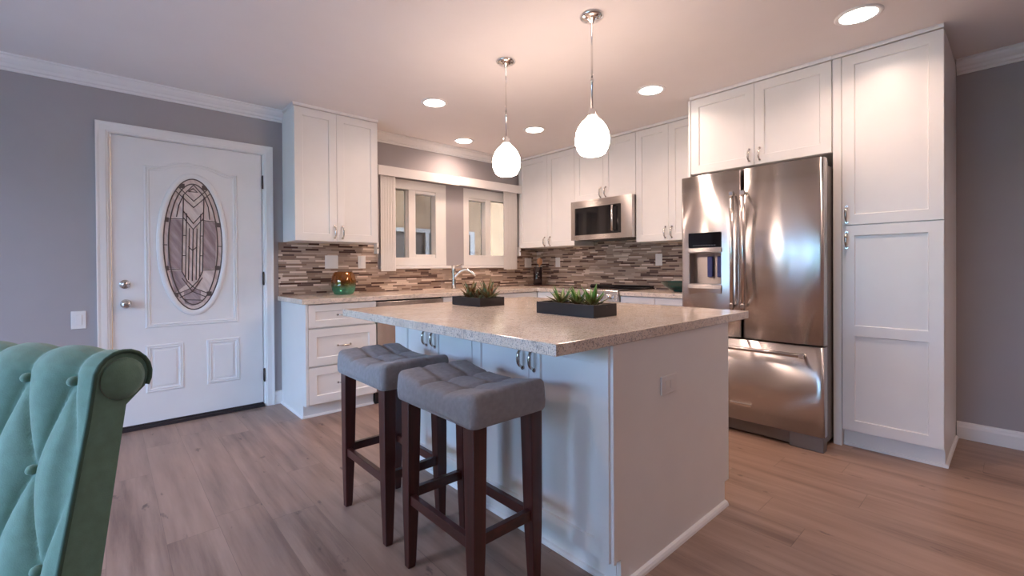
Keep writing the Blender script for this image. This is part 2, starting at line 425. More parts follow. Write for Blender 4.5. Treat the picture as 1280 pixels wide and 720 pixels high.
slab = slab.build('slab', M['door'], d1)
def strip_loop(pts, prof, closed=True):
    """sweep a small (across, out) profile round a loop of (x, z) points on the door face"""
    mm = MB(); n = len(pts); rings = []
    for i in range(n):
        a, b_ = Vector(pts[i - 1]), Vector(pts[(i + 1) % n]); p = Vector(pts[i])
        if not closed and i == 0: a = p
        if not closed and i == n - 1: b_ = p
        e1 = (p - a).normalized() if (p - a).length else (b_ - p).normalized(); e2 = (b_ - p).normalized() if (b_ - p).length else e1
        nn = Vector((-(e1 + e2).y, (e1 + e2).x)); nn = nn.normalized() / max(.5, math.sqrt(max(.1, (1 + e1.dot(e2)) / 2)))
        rings.append([mm.b.verts.new((p.x + nn.x * u, .012 - o_, p.y + nn.y * u)) for u, o_ in prof])
    for i in range(n if closed else n - 1):
        A, B = rings[i], rings[(i + 1) % n]
        for j in range(len(prof) - 1): mm.b.faces.new([A[j], A[j + 1], B[j + 1], B[j]])
    return mm
MOULD = [(-.016, 0), (-.012, .005), (-.004, .0065), (0, .002), (.004, .0065), (.012, .005), (.016, 0)]
arch = [(-3.995, .735), (-3.437, .735), (-3.437, 1.885)]
for i in range(13):
    t = i / 12; x = -3.437 - .558 * t; c_ = abs(t - .5) * 2
    arch.append((x, 1.885 + (.055 * (1 - (max(0, c_ - .12) / .62) ** 2) if c_ < .74 else 0)))
arch.append((-3.995, 1.885))
arch = [p for i, p in enumerate(arch) if i == 0 or (Vector(p) - Vector(arch[i - 1])).length > 1e-4]
strip_loop(arch, MOULD).build('panel_moulding', M['door'], slab)
for x0, x1 in ((-3.995, -3.80), (-3.622, -3.428)):
    strip_loop([(x0, .264), (x1, .264), (x1, .58), (x0, .58)], MOULD).build('panel_moulding', M['door'], slab)
    MB().prism([(x0 + .03, .294), (x1 - .03, .294), (x1 - .03, .55), (x0 + .03, .55)], lambda u, v, w_: (u, w_, v), .008, .013).build('raised_panel', M['door'], slab, .003)
ell = lambda ra, rb, n=56: [(OX + ra * math.cos(2 * PI * i / n), OZ + rb * math.sin(2 * PI * i / n)) for i in range(n)]
strip_loop(ell(OA + .016, OB + .018), [(-.024, 0), (-.020, .010), (-.006, .014), (.006, .012), (.016, .006), (.022, .002), (.024, -.004)]).build('oval_rim', M['door'], d1)
# leaded glass
og = MB().prism(ell(OA, OB), lambda u, v, w_: (u, w_, v), .0085, .010).build('oval_glass', M['pane_pale'], d1)
def O2(px, py):    # photo sketch units to door face
    cx_ = 193 + 18 * (py - 50) / 622
    return (OX + (px - cx_) / 139 * OA, OZ - (py - 361) / 311 * OB)
def came(pts, wd=.0032):
    P_ = [O2(*p) for p in pts]; return strip_loop(P_, [(-wd, .0035), (-wd, .0070), (wd, .0070), (wd, .0035)], False)
cm = bmesh.new()
lines = [[(86, 246), (150, 243)], [(240, 245), (312, 250)], [(82, 478), (150, 482)], [(246, 483), (312, 482)],
         [(150, 130), (150, 492)], [(246, 130), (246, 492)], [(166, 215), (166, 515)], [(180, 285), (180, 530)], [(198, 290), (198, 535)], [(216, 285), (216, 530)], [(232, 215), (232, 515)],
         [(150, 235), (198, 290), (246, 235)], [(150, 205), (198, 262), (246, 205)], [(176, 372), (197, 390), (218, 372)],
         [(112, 112), (198, 186), (278, 112)], [(124, 92), (198, 156), (266, 92)], [(172, 112), (194, 96), (214, 112), (172, 112)],
         [(120, 235), (130, 180), (150, 130), (196, 78), (246, 130), (268, 180), (276, 240)],
         [(150, 490), (175, 535), (210, 570), (284, 600)], [(246, 490), (225, 535), (190, 570), (118, 600)],
         [(150, 520), (200, 585), (262, 612)], [(246, 520), (200, 585), (142, 612)], [(160, 622), (246, 628)],
         [(150, 320), (166, 320)], [(232, 320), (246, 320)], [(150, 415), (166, 415)], [(232, 415), (246, 415)],
         [(54, 366), (82, 366)], [(314, 368), (340, 368)]]
cmb = MB()
for ln in lines:
    t_ = came(ln); tmp = bpy.data.meshes.new('t'); t_.b.to_mesh(tmp); t_.b.free(); cmb.b.from_mesh(tmp); bpy.data.meshes.remove(tmp)
for ra, rb in ((OA - .003, OB - .003), (OA - .032, OB - .04)):
    t_ = strip_loop(ell(ra, rb), [(-.004, .0025), (-.004, .0075), (.004, .0075), (.004, .0025)]); tmp = bpy.data.meshes.new('t'); t_.b.to_mesh(tmp); t_.b.free(); cmb.b.from_mesh(tmp); bpy.data.meshes.remove(tmp)
cmb.build('lead_came', M['lead'], og)
sq = MB()
for px, py in ((74, 250), (316, 264), (78, 474), (318, 474), (124, 598), (280, 598), (143, 88), (247, 88)):
    x, z = O2(px, py); sq.box(x - .016, x + .016, .0048, .0083, z - .017, z + .017)
sq.build('corner_block', M['lead'], og)
for nm, mt, polys in (('mauve_pane', 'pane_mauve', [[(88, 250), (148, 247), (148, 478), (84, 474)], [(248, 250), (308, 254), (308, 478), (248, 479)], [(92, 486), (148, 488), (178, 545), (120, 590)], [(160, 585), (198, 570), (240, 585), (238, 640), (200, 655), (165, 640)]]),
                      ('bevelled_pane', 'bevel_glass', [[(152, 240), (180, 275), (180, 520), (152, 480)], [(216, 275), (244, 240), (244, 480), (216, 520)], [(116, 116), (198, 186), (278, 116), (268, 96), (198, 156), (124, 96)]])):
    mm = MB()
    for pl in polys: mm.prism([O2(*p) for p in pl], lambda u, v, w_: (u, w_, v), .0070, .0090)
    mm.build(nm, M[mt], og)
db = MB().lathe([(.032, 0), (.032, -.006), (.028, -.012), (.020, -.014), (.019, -.020), (.002, -.021)], (-4.122, .012, 1.042), 28, 'y').box(-4.126, -4.118, -.020, -.008, 1.026, 1.058).build('deadbolt', M['nickel'], d1)
MB().lathe([(.032, 0), (.032, -.005), (.026, -.010), (.012, -.013), (.011, -.030), (.022, -.036), (.029, -.048), (.029, -.058), (.024, -.068), (.012, -.073), (.001, -.074)], (-4.117, .012, .904), 28, 'y').build('door_knob', M['nickel'], d1)
MB().box(DX0 - .004, DX0 + .003, .004, .013, .86, .95).build('strike_plate', M['bronze'], d1)
for z in (1.866, 1.066, .262):
    MB().box(DX1 - .001, DX1 + .009, -.004, .016, z - .05, z + .05).tube([(DX1 + .003, -.006, z - .055), (DX1 + .003, -.006, z + .055)], .006, 8).build('hinge', M['bronze'], d1)
MB().box(DX0 - .012, DX1 + .0, -.022, .07, .001, .022).box(DX0 + .006, DX1 - .003, .004, .014, .022, .034).build('threshold', M['rubber'], d1)

def plate(label, face, d, a, z, gangs=1, kind='outlet', group=None, wdt=None, rot=False):
    P = FR(face, d); wd = (wdt or (.074 if gangs == 1 else .120)) / 2; ht = .060
    nm = 'light_switch' if kind == 'switch' else 'wall_outlet'
    t = thing(nm, label, 'light switch' if kind == 'switch' else 'outlet', P(a, z, 0), 0, group)
    def PB(mm, a0, a1, z0, z1, w0, w1):
        p, q = P(a0, z0, w0), P(a1, z1, w1); L0 = P(a, z, 0)
        mm.box(*[v for i in range(3) for v in (min(p[i], q[i]) - L0[i], max(p[i], q[i]) - L0[i])]); return mm
    if rot: wd, ht = ht, wd
    PB(MB(), a - wd, a + wd, z - ht, z + ht, -.006, 0).build('plate', M['plastic'], t, .003)
    for g in range(gangs):
        ca = a + (g - (gangs - 1) / 2) * .046
        if kind == 'switch':
            PB(MB(), ca - .017, ca + .017, z - .034, z + .034, -.010, -.0055).build('rocker', M['plastic'], t, .002)
        else:
            for s_ in (-1, 1):
                if rot: PB(MB(), ca + s_ * .020 - .014, ca + s_ * .020 + .014, z - .017, z + .017, -.0085, -.0055).build('socket', M['plastic'], t, .002)
                else: PB(MB(), ca - .017, ca + .017, z + s_ * .020 - .014, z + s_ * .020 + .014, -.0085, -.0055).build('socket', M['plastic'], t, .002)
    return t
plate('single white rocker switch on grey wall left of the entry door', 'ny', 0, -4.361, .811, 1, 'switch')

# ------------------------------------------------------------------ windows over the sink
def window(name, label, x0, x1, z0, z1, gl, ml, gr, scr):
    """slider: gl, gr glass (x0,x1,z0,z1); scr which pane is screened"""
    t = sempty(name, label, 'window')
    m = MB()
    f = .03
    m.box(x0, x1, .0, .11, z0, gl[2] - .0).box(x0, x1, .0, .11, max(gl[3], gr[3]), z1)
    m.box(x0, gl[0], .001, .11, z0 + .001, z1 - .001).box(gr[1], x1, .001, .11, z0 + .001, z1 - .001)
    m.build('window_frame', M['vinyl'], t, .003)
    for i, g in enumerate((gl, gr)):
        wide = scr == i
        s_ = MB(); y0, y1 = (.012, .105) if wide else (.05, .106)
        a0, a1 = (gl[0], ml) if i == 0 else (ml, gr[1])
        fr = .028
        if wide:
            a0, a1 = (a0, a1 + .035) if i == 0 else (a0 - .035, a1)
        zb, zt_ = z0 + .02, max(gl[3], gr[3]) + .002
        s_.box(a0, g[0], y0, y1, zb, zt_).box(g[1], a1, y0, y1, zb, zt_).box(g[0], g[1], y0, y1, zb, g[2]).box(g[0], g[1], y0, y1, g[3], zt_)
        so = s_.build('sash', M['vinyl'], t, .003)
        MB().box(g[0] - .004, g[1] + .004, .090, .096, g[2] - .004, g[3] + .004).build('pane', M['screened' if wide else 'tinted'], so)
    MB().box(x0 - .04, x1 + .04, -.035, .02, z0 - .032, z0 - .004).build('sill', M['trim'], t, .004)
    return t
window('window_1', 'white sliding window left of the grey pier, over the sink', *W1, (-2.09, -1.870, 1.252, 1.955), -1.83, (-1.785, -1.545, 1.288, 1.925), 1)
window('window_2', 'white sliding window right of the grey pier, over the sink', *W2, (-1.098, -.845, 1.288, 1.922), -.80, (-.760, -.480, 1.245, 1.945), 0)

# vertical blinds: a valance half and a drawn-back stack of vanes each
def blind(label, x0, x1, sx0, sx1, zt, zb, n, cordx):
    t = thing('vertical_blind', label, 'blind', ((x0 + x1) / 2, -.05, zt)); ox, oy, oz = t.location
    L_ = lambda m_, nm, mt, bv=.002: m_.build(nm, mt, t, bv)
    def BX(a, b, c, d_, e, f): return MB().box(a - ox, b - ox, c - oy, d_ - oy, e - oz, f - oz)
    L_(BX(x0, x1, -.095, -.083, zt - .095, zt), 'valance', M['blind'])
    L_(BX(x0 + .002, x1 - .002, -.083, -.001, zt - .012, zt - .002), 'head_rail', M['blind'])
    for i in range(n):
        xx = sx0 + (sx1 - sx0) * (i + .5) / n; hw = (sx1 - sx0) / n * .85
        mm = MB(); pr_ = []
        for j in range(7):
            u = j / 6 * 2 - 1; pr_.append((xx + u * hw - ox, -.062 + .010 * u - .006 * (1 - u * u) - oy))
        pr2 = [(a, b + .0022) for a, b in pr_[::-1]]
        mm.prism(pr_ + pr2, lambda u, v, w_: (u, v, w_), zb - oz, zt - .013 - oz, smooth=False); mm.build('vane', M['blind'], t)
    mm = MB().tube([(cordx - ox, -.045 - oy, zt - .013 - oz), (cordx - ox, -.045 - oy, 1.372 - oz)], .003, 6); mm.build('cord', M['plastic'], t)
    return t
blind('vertical blind gathered at the left edge of the left window', -2.250, -1.294, -2.212, -2.055, 2.143, 1.115, 9, -2.228)
blind('vertical blind gathered at the right edge of the right window', -1.294, -.356, -.625, -.405, 2.150, 1.120, 9, -.372)
for x, lb in ((-2.249, 'small white cord tensioner on the wall by the left blind'), (-.355, 'small white cord tensioner on the wall by the right blind')):
    t = thing('cord_tensioner', lb, 'cord tensioner', (x, 0, 1.34))
    MB().box(-.011, .011, -.07, -.0005, -.055, .055).build('housing', M['plastic'], t, .006)
    MB().lathe([(.010, -.072), (.010, -.066)], (0, 0, .0), 12, 'y').build('cord_wheel', M['nickel'], t)

# ------------------------------------------------------------------ backsplash
TZ0, TZ1 = .9145, 1.372
P_ = [(-3.123, TZ0), (-.009, TZ0), (-.009, TZ1), (-.40, TZ1), (-.40, 1.136), (-2.225, 1.136), (-2.225, TZ1), (-3.123, TZ1)]
tag(MB().prism(P_[::1], lambda u, v, w_: (u, w_, v), -.0085, -.0005).build('tile_backsplash', M['mosaic']), 'brown and cream mosaic backsplash under the windows', 'backsplash')
tag(MB().box(-.0085, -.0005, -2.424, -.0090, TZ0, 1.44).build('tile_backsplash', M['mosaic']), 'brown and cream mosaic backsplash behind the range', 'backsplash')
plate('double white switch plate on mosaic behind the amber vase', 'ny', -.008, -2.674, 1.204, 2, 'switch')
plate('single white outlet on mosaic right of the amber vase', 'ny', -.008, -2.386, 1.203, 1)
plate('white double outlet plate on mosaic by the utensil crock', 'ny', -.008, -.168, 1.201, 2)
plate('white outlet on mosaic between the corner and the range', 'nx', -.008, -.379, 1.202, 1)
plate('white outlet on mosaic between the range and the fridge', 'nx', -.008, -1.751, 1.213, 1)

# ------------------------------------------------------------------ upper cabinets
CT = H - .022
def toptrim(face, d, a0, a1, parent, left=None):
    P = FR(face, d); m = MB(); pr = [(0, 0), (.012, .0), (.016, .010), (.016, .0215), (0, .0215)]
    m.prism(pr, lambda u, v, w_: P(w_, CT + v, -u), a0, a1)
    if left is not None:
        m.prism(pr, (lambda u, v, w_: (left - u, w_, CT + v)) if face == 'ny' else (lambda u, v, w_: (w_, left - u, CT + v)), d - .016, -.01)
    m.build('top_trim', M['white'], parent)
def upper(label, face, d, a0, a1, z0, z1, depth, doors, handles, hz, hl=.10, group=None, trim=True, left=None):
    """d: door-front plane; doors: list of (a0,a1); handles: list of a"""
    t = thing('wall_cabinet', label, 'cabinet', (0, 0, 0), 0, group)
    P = FR(face, d)
    p, q = P(a0, z0, .021), P(a1, z1, depth - .001)
    MB().box(min(p[0], q[0]), max(p[0], q[0]), min(p[1], q[1]), max(p[1], q[1]), z0, z1).build('body', M['white'], t, .0015)
    for i, (b0, b1) in enumerate(doors):
        dd = shaker('door', face, d, b0 + .0015, b1 - .0015, z0 + .002, z1 - .004, t)
        handle(face, d, handles[i], hz, hl, dd)
    if trim: toptrim(face, d, a0, a1, t, left)
    return t
UD = .333
upper('white two-door wall cabinet left of the windows', 'ny', -UD, -3.083, -2.372, 1.372, CT, UD, [(-3.083, -2.7435), (-2.7435, -2.372)], [-2.766, -2.699], 1.452, .10, left=-3.083)
upper('white two-door wall cabinet in the corner left of the microwave', 'nx', -.352, -.936, -.040, 1.381, CT, .352, [(-.936, -.528), (-.528, -.040)], [-.570, -.484], 1.444, .10)
upper('short white two-door wall cabinet above the microwave', 'nx', -.352, -1.704, -.938, 1.850, CT, .352, [(-1.704, -1.320), (-1.320, -.938)], [-1.352, -1.288], 1.918, .10)
upper('white two-door wall cabinet between microwave and fridge', 'nx', -.352, -2.422, -1.706, 1.381, CT, .352, [(-2.422, -2.046), (-2.046, -1.706)], [-2.079, -2.014], 1.459, .10)
TD = -.731
oc = upper('deep white two-door cabinet above the fridge', 'nx', TD, -3.379, -2.444, 1.868, CT, .731, [(-3.375, -2.914), (-2.914, -2.446)], [-2.950, -2.880], 1.940, .085)
fp = MB().box(TD + .001, -.001, -2.442, -2.424, 0, CT).build('tall_side_panel', M['white'], oc, .001)
pn = thing('pantry_cabinet', 'tall white pantry cabinet right of the fridge', 'cabinet')
MB().box(TD + .021, -.001, -3.894, -3.381, .10, CT).build('body', M['white'], pn, .0015)
MB().box(TD + .002, TD + .06, -3.425, -3.381, .0, CT - .001).build('filler_strip', M['white'], pn, .0015)
dd = shaker('door', 'nx', TD, -3.892, -3.429, 1.397, CT - .004, pn); handle('nx', TD, -3.453, 1.462, .095, dd)
dd = shaker('door', 'nx', TD, -3.892, -3.429, .112, 1.391, pn, mid=.736); handle('nx', TD, -3.453, 1.302, .095, dd)
MB().box(TD + .052, TD + .07, -3.893, -3.427, 0, .10).box(TD + .07, -.001, -3.893, -3.875, 0, .10).build('toe_kick', M['white'], pn)
QR = [(0, 0), (.014, 0), (.0125, .008), (.008, .014), (0, .017)]
MB().prism(QR, lambda u, v, w_: (TD + .052 - u, w_, v), -3.907, -3.427).prism(QR, lambda u, v, w_: (w_, -3.893 - u, v), TD + .045, -.017).build('shoe_moulding', M['trim'], pn)
toptrim('nx', TD, -3.893, -3.381, pn)

# ------------------------------------------------------------------ base cabinets
BD = -.627; BZ = .874
def base_cab(label, face, d, a0, a1, leaves, side=None, toe=.07, group=None):
    t = thing('base_cabinet', label, 'cabinet', (0, 0, 0), 0, group); P = FR(face, d)
    def bx(b0, b1, z0, z1, w0, w1):
        p, q = P(b0, z0, w0), P(b1, z1, w1); return MB().box(min(p[0], q[0]), max(p[0], q[0]), min(p[1], q[1]), max(p[1], q[1]), z0, z1)
    bx(a0, a1, .10, BZ, .021, -d - .009).build('body', M['white'], t, .0015)
    bx(a0, a1, 0, .10, toe, toe + .02).build('toe_kick', M['white'], t)
    for kind, b0, b1, z0, z1, hv in leaves:
        lf = shaker(kind, face, d, b0 + .0015, b1 - .0015, z0, z1, t, rail=.052 if kind == 'drawer' and z1 - z0 < .2 else .06)
        if hv == 'h': handle(face, d, (b0 + b1) / 2, (z0 + z1) / 2 + (.0 if z1 - z0 < .2 else .0), .10, lf, False)
        elif hv: handle(face, d, hv, z1 - .09, .10, lf)
    return t
t = base_cab('white three-drawer base cabinet under the amber vase', 'ny', BD, -3.083, -2.537, [('drawer', -3.083, -2.537, .694, .868, 'h'), ('drawer', -3.083, -2.537, .401, .681, 'h'), ('drawer', -3.083, -2.537, .112, .389, 'h')])
MB().prism([(-.627, BZ), (-.627, .10), (-.557, .10), (-.557, 0), (-.001, 0), (-.001, BZ)], lambda u, v, w_: (w_, u, v), -3.103, -3.084).build('end_panel', M['white'], t, .001)
MB().prism(QR, lambda u, v, w_: (-3.103 - u, w_, v), -.571, -.001).prism(QR, lambda u, v, w_: (w_, BD + .07 - u, v), -3.103, -2.537).build('shoe_moulding', M['trim'], t)
base_cab('white sink base cabinet behind the island, under the faucet', 'ny', BD, -1.872, -.630, [('door', -1.872, -1.25, .112, .868, -1.31), ('door', -1.25, -.630, .112, .868, -1.23)])
base_cab('white base cabinet in the corner left of the range', 'nx', BD, -.929, -.630, [('door', -.929, -.630, .112, .868, -.89)])
base_cab('white drawer base cabinet right beside the range', 'nx', BD, -2.06, -1.713, [('drawer', -2.06, -1.713, .70, .868, 'h'), ('door', -2.06, -1.713, .112, .69, -1.75)])
base_cab('white base cabinet between drawer cabinet and fridge', 'nx', BD, -2.423, -2.062, [('drawer', -2.423, -2.062, .70, .868, 'h'), ('door', -2.423, -2.062, .112, .69, -2.1)])
# dishwasher
dw = thing('dishwasher', 'stainless dishwasher right of the white drawer cabinet', 'dishwasher')
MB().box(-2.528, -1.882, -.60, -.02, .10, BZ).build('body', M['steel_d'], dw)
MB().box(-2.530, -1.880, -.632, -.601, .125, .775).build('door', M['steel'], dw, .004)
MB().box(-2.530, -1.880, -.630, -.601, .779, .862).build('control_panel', M['steel'], dw, .004)
MB().box(-2.528, -1.882, -.606, -.600, .8625, .8735).build('gap_seal', M['black'], dw)
MB().tube([(-2.47, -.634, .745), (-2.47, -.672, .745), (-1.94, -.672, .745), (-1.94, -.634, .745)], .009, 8).build('handle', M['steel'], dw)
MB().box(-2.528, -1.882, -.58, -.56, .0, .10).build('toe_kick', M['black'], dw)

# counters
CZ0, CZ1 = .875, .9135
cd = -.642
m = MB(); SX0, SX1, SY0, SY1 = -1.70, -.98, -.53, -.14
m.prism([(-3.131, 0), (-3.131, cd), (cd, cd), (cd, -.929), (0, -.929), (0, 0)], lambda u, v, w_: (u, v, w_), CZ0, CZ1)
tag(m.build('countertop', M['quartz'], None, .003), 'L-shaped speckled quartz countertop along the window wall', 'countertop')
tag(MB().box(cd, 0, -2.423, -1.711, CZ0, CZ1).build('countertop', M['quartz'], None, .003), 'short speckled quartz countertop between range and fridge', 'countertop')

# faucet
fx_, fy_ = -1.392, -.11
t = thing('faucet', 'curved chrome kitchen faucet below the windows', 'faucet', (fx_, fy_, CZ1))
MB().lathe([(.030, 0), (.030, .006), (.024, .012), (.022, .06), (.021, .17), (.023, .20), (.023, .245), (.016, .255)], (0, 0, 0), 20).build('body', M['nickel'], t)
pts = []
for i in range(13):
    u = i / 12; pts.append((.135 * u * 1.1, -.20 * u, .10 + .115 * math.sin(PI * min(1, u * 1.04) * .86) ** .8 - .012 * u))
MB().tube(pts, [.017 - .004 * i / 12 for i in range(13)], 12).build('spout', M['nickel'], t)
MB().tube([(0, 0, .235), (.04, -.015, .252), (.09, -.03, .268)], [.012, .009, .006], 10).build('lever', M['nickel'], t)

# ------------------------------------------------------------------ range and microwave
rg = thing('range', 'stainless slide-in range with black glass cooktop', 'range')
ry0, ry1 = -1.708, -.932
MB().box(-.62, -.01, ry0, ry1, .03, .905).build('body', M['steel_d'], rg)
MB().box(-.655, -.012, ry0, ry1, .906, .925).build('cooktop', M['blackglass'], rg, .004)
MB().prism([(-.10, .925), (-.012, .925), (-.012, .948), (-.075, .948)], lambda u, v, w_: (u, w_, v), ry0 + .01, ry1 - .01).build('rear_vent', M['blackglass'], rg, .003)
MB().prism([(-.62, .80), (-.675, .80), (-.690, .815), (-.668, .912), (-.655, .925), (-.62, .925)], lambda u, v, w_: (u, w_, v), ry0, ry1).build('control_panel', M['steel'], rg, .003)
for i in range(6):
    yy = ry0 + .075 + i * (ry1 - ry0 - .15) / 5
    kb = MB().lathe([(.024, 0), (.024, -.010), (.020, -.014), (.018, -.036), (.014, -.040), (.001, -.040)], (0, 0, 0), 18, 'x').build('knob', M['chrome'], rg)
    kb.location = (-.679, yy, .864); kb.rotation_euler = (0, -.22 * -1, 0)
MB().box(-.665, -.622, ry0 + .004, ry1 - .004, .19, .79).build('oven_door', M['steel'], rg, .004)
MB().box(-.667, -.660, ry0 + .12, ry1 - .12, .30, .64).build('oven_window', M['blackglass'], rg)
MB().tube([(-.665, ry0 + .06, .745), (-.712, ry0 + .06, .745), (-.712, ry1 - .06, .745), (-.665, ry1 - .06, .745)], .011, 10).build('oven_handle', M['steel'], rg)
MB().box(-.655, -.622, ry0 + .004, ry1 - .004, .035, .182).build('drawer', M['steel'], rg, .004)
for yy in (ry0 + .04, ry1 - .04):
    for xx in (-.58, -.06): MB().lathe([(.018, 0), (.018, .03)], (xx, yy, 0), 12).build('foot', M['black'], rg)

mw = thing('microwave', 'stainless over-the-range microwave below the short cabinet', 'microwave')
my0, my1, mz0, mz1 = -1.702, -.936, 1.431, 1.847
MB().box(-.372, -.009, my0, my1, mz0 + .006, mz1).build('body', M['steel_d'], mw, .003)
# door: steel frame round a black window
wy0, wy1, wz0, wz1 = -1.500, -.990, 1.482, 1.772
m = MB()
x0, x1 = -.412, -.373
m.box(x0, x1, my0, wy0, mz0, mz1).box(x0, x1, wy1, my1, mz0, mz1).box(x0, x1, wy0, wy1, mz0, wz0).box(x0, x1, wy0, wy1, wz1, mz1)
m.build('door_frame', M['steel'], mw)
MB().box(x0 + .006, x1, wy0 - .0, wy1, wz0, wz1).build('window_glass', M['blackglass'], mw)
MB().box(x0 - .001, x0 + .004, wy0 - .075, wy0, wz0, wz1).build('control_strip', M['blackglass'], mw)
MB().tube([(x0, -1.500, 1.505), (x0 - .045, -1.500, 1.505), (x0 - .045, -1.500, 1.755), (x0, -1.500, 1.755)], .011, 10).build('handle', M['chrome'], mw)
MB().box(x0 - .002, x0 + .001, -1.335, -1.265, 1.800, 1.816).build('badge', M['chrome'], mw, .001)
MB().box(-.36, -.03, my0 + .05, my1 - .05, mz0 - .004, mz0 + .006).build('vent_grille', M['black'], mw)

# ------------------------------------------------------------------ fridge
fr = thing('refrigerator', 'stainless french-door refrigerator with ice dispenser and bottom freezer', 'refrigerator')
FX, FY0, FY1, FS = -.993, -3.392, -2.489, -2.921
MB().box(-.905, -.08, -3.372, -2.500, .03, 1.775).build('body', M['fridge_side'], fr, .004)
def bow(y, y0, y1, dep=.016, r=.018):
    c_ = (y0 + y1) / 2; hw = (y1 - y0) / 2; t_ = (y - c_) / hw
    x = FX + dep * t_ * t_
    e = hw - abs(y - c_)
    if e < r: x += r - math.sqrt(max(0, r * r - (r - e) ** 2))
    return x
def bowed_door(name, y0, y1, z0, z1, mat, pocket=None, dep=.016, tx=.082):
    ys = {y0, y1}; n = 22
    for i in range(n + 1): ys.add(y0 + (y1 - y0) * i / n)
    for e in (.002, .005, .010, .017): ys.add(y0 + e); ys.add(y1 - e)
    zs = {z0, z1}
    if pocket: ys |= {pocket[0], pocket[1]}; zs |= {pocket[2], pocket[3]}
    ys = sorted(ys); zs = sorted(zs); m_ = MB(); b = m_.b
    f = lambda y: bow(y, y0, y1, dep)
    for i in range(len(ys) - 1):
        for j in range(len(zs) - 1):
            cy, cz = (ys[i] + ys[i + 1]) / 2, (zs[j] + zs[j + 1]) / 2
            if pocket and pocket[0] < cy < pocket[1] and pocket[2] < cz < pocket[3]: continue
            m_.face([(f(ys[i]), ys[i], zs[j]), (f(ys[i + 1]), ys[i + 1], zs[j]), (f(ys[i + 1]), ys[i + 1], zs[j + 1]), (f(ys[i]), ys[i], zs[j + 1])], True)
        for z in (z0, z1): m_.face([(f(ys[i]), ys[i], z), (f(ys[i + 1]), ys[i + 1], z), (FX + tx, ys[i + 1], z), (FX + tx, ys[i], z)])
    for y in (y0, y1): m_.face([(f(y), y, z0), (FX + tx, y, z0), (FX + tx, y, z1), (f(y), y, z1)])
    m_.face([(FX + tx, y0, z0), (FX + tx, y1, z0), (FX + tx, y1, z1), (FX + tx, y0, z1)])
    bmesh.ops.remove_doubles(b, verts=b.verts, dist=1e-5)
    return m_.build(name, mat, fr)
pk = (-2.790, -2.556, 1.018, 1.240)
ld = bowed_door('door', FS + .003, FY1, .657, 1.800, M['steel'], pk)
rd = bowed_door('door', FY0, FS - .003, .657, 1.800, M['steel'])
fd = bowed_door('freezer_drawer', FY0, FY1, .098, .645, M['steel'], dep=.014)
# dispenser
xf = FX + .003
m = MB(); xi = FX + .072
m.box(xi - .004, xi, pk[0], pk[1], pk[2], pk[3]).box(FX + .006, xi, pk[0] - .001, pk[0] + .003, pk[2], pk[3]).box(FX + .006, xi, pk[1] - .003, pk[1] + .001, pk[2], pk[3]).box(FX + .006, xi, pk[0], pk[1], pk[3] - .003, pk[3] + .001)
m.build('dispenser_recess', M['steel_d'], ld)
MB().box(FX - .004, FX + .03, pk[0] - .001, pk[1] + .001, 1.278, 1.386).build('display_panel', M['blackglass'], ld, .002)
m = MB()
for i in range(9): m.box(FX - .0055, FX - .0042, -2.60 - i * .019, -2.592 - i * .019, 1.292, 1.2945)
m.build('display_text', simple('grey_print', (.35, .33, .33), .6), ld)
MB().box(FX - .012, FX + .03, pk[0] - .006, pk[1] + .006, 1.243, 1.276).build('dispenser_trim', M['steel'], ld, .004)
for yy in (-2.690, -2.760): MB().box(xi - .030, xi - .006, yy - .018, yy + .018, 1.065, 1.215).build('dispenser_paddle', simple('blue_lit_paddle', (.08, .09, .22), .12), ld, .006)
MB().prism([(FX + .07, 1.018), (FX - .008, 1.012), (FX - .010, .985), (FX + .02, .900), (FX + .02, .86), (FX + .07, .86)], lambda u, v, w_: (u, w_, v), pk[0] - .004, pk[1] + .004).build('drip_tray', M['steel'], ld, .004)
for yy, par_ in ((FS + .038, ld), (FS - .034, rd)):
    MB().tube([(FX - .056, yy, .845), (FX - .056, yy, 1.645)], .0125, 14).build('handle', M['satin'], par_)
    for z in (.875, 1.63): MB().tube([(FX + .01, yy, z), (FX - .058, yy, z)], .011, 12).box(FX - .070, FX - .044, yy - .0145, yy + .0145, z - .015, z + .015).build('handle_bracket', M['chrome'], par_, .004)
MB().tube([(FX - .056, FY0 + .085, .592), (FX - .056, FY1 - .085, .592)], .0125, 14).build('handle', M['satin'], fd)
for yy in (FY0 + .10, FY1 - .10): MB().tube([(FX + .01, yy, .592), (FX - .058, yy, .592)], .011, 12).box(FX - .070, FX - .044, yy - .015, yy + .015, .578, .606).build('handle_bracket', M['chrome'], fd, .004)
MB().box(FX - .003, FX + .012, -2.985, -2.845, .196, .212).build('badge', M['chrome'], fd, .002)
MB().box(FX + .045, FX + .10, -3.372, -2.500, .012, .092).build('base_grille', M['fridge_side'], fr, .003)
MB().box(FX + .028, FX + .10, -3.385, -3.20, .0, .092).build('foot_cover', M['fridge_side'], fr, .004)
MB().box(FX + .05, -.80, FY0 + .02, FY0 + .075, 1.776, 1.800).build('hinge_cover', M['fridge_side'], fr, .004)
for yy in (-2.56, -3.30): MB().lathe([(.02, 0), (.02, .03)], (-.15, yy, 0), 12).build('foot', M['black'], fr)

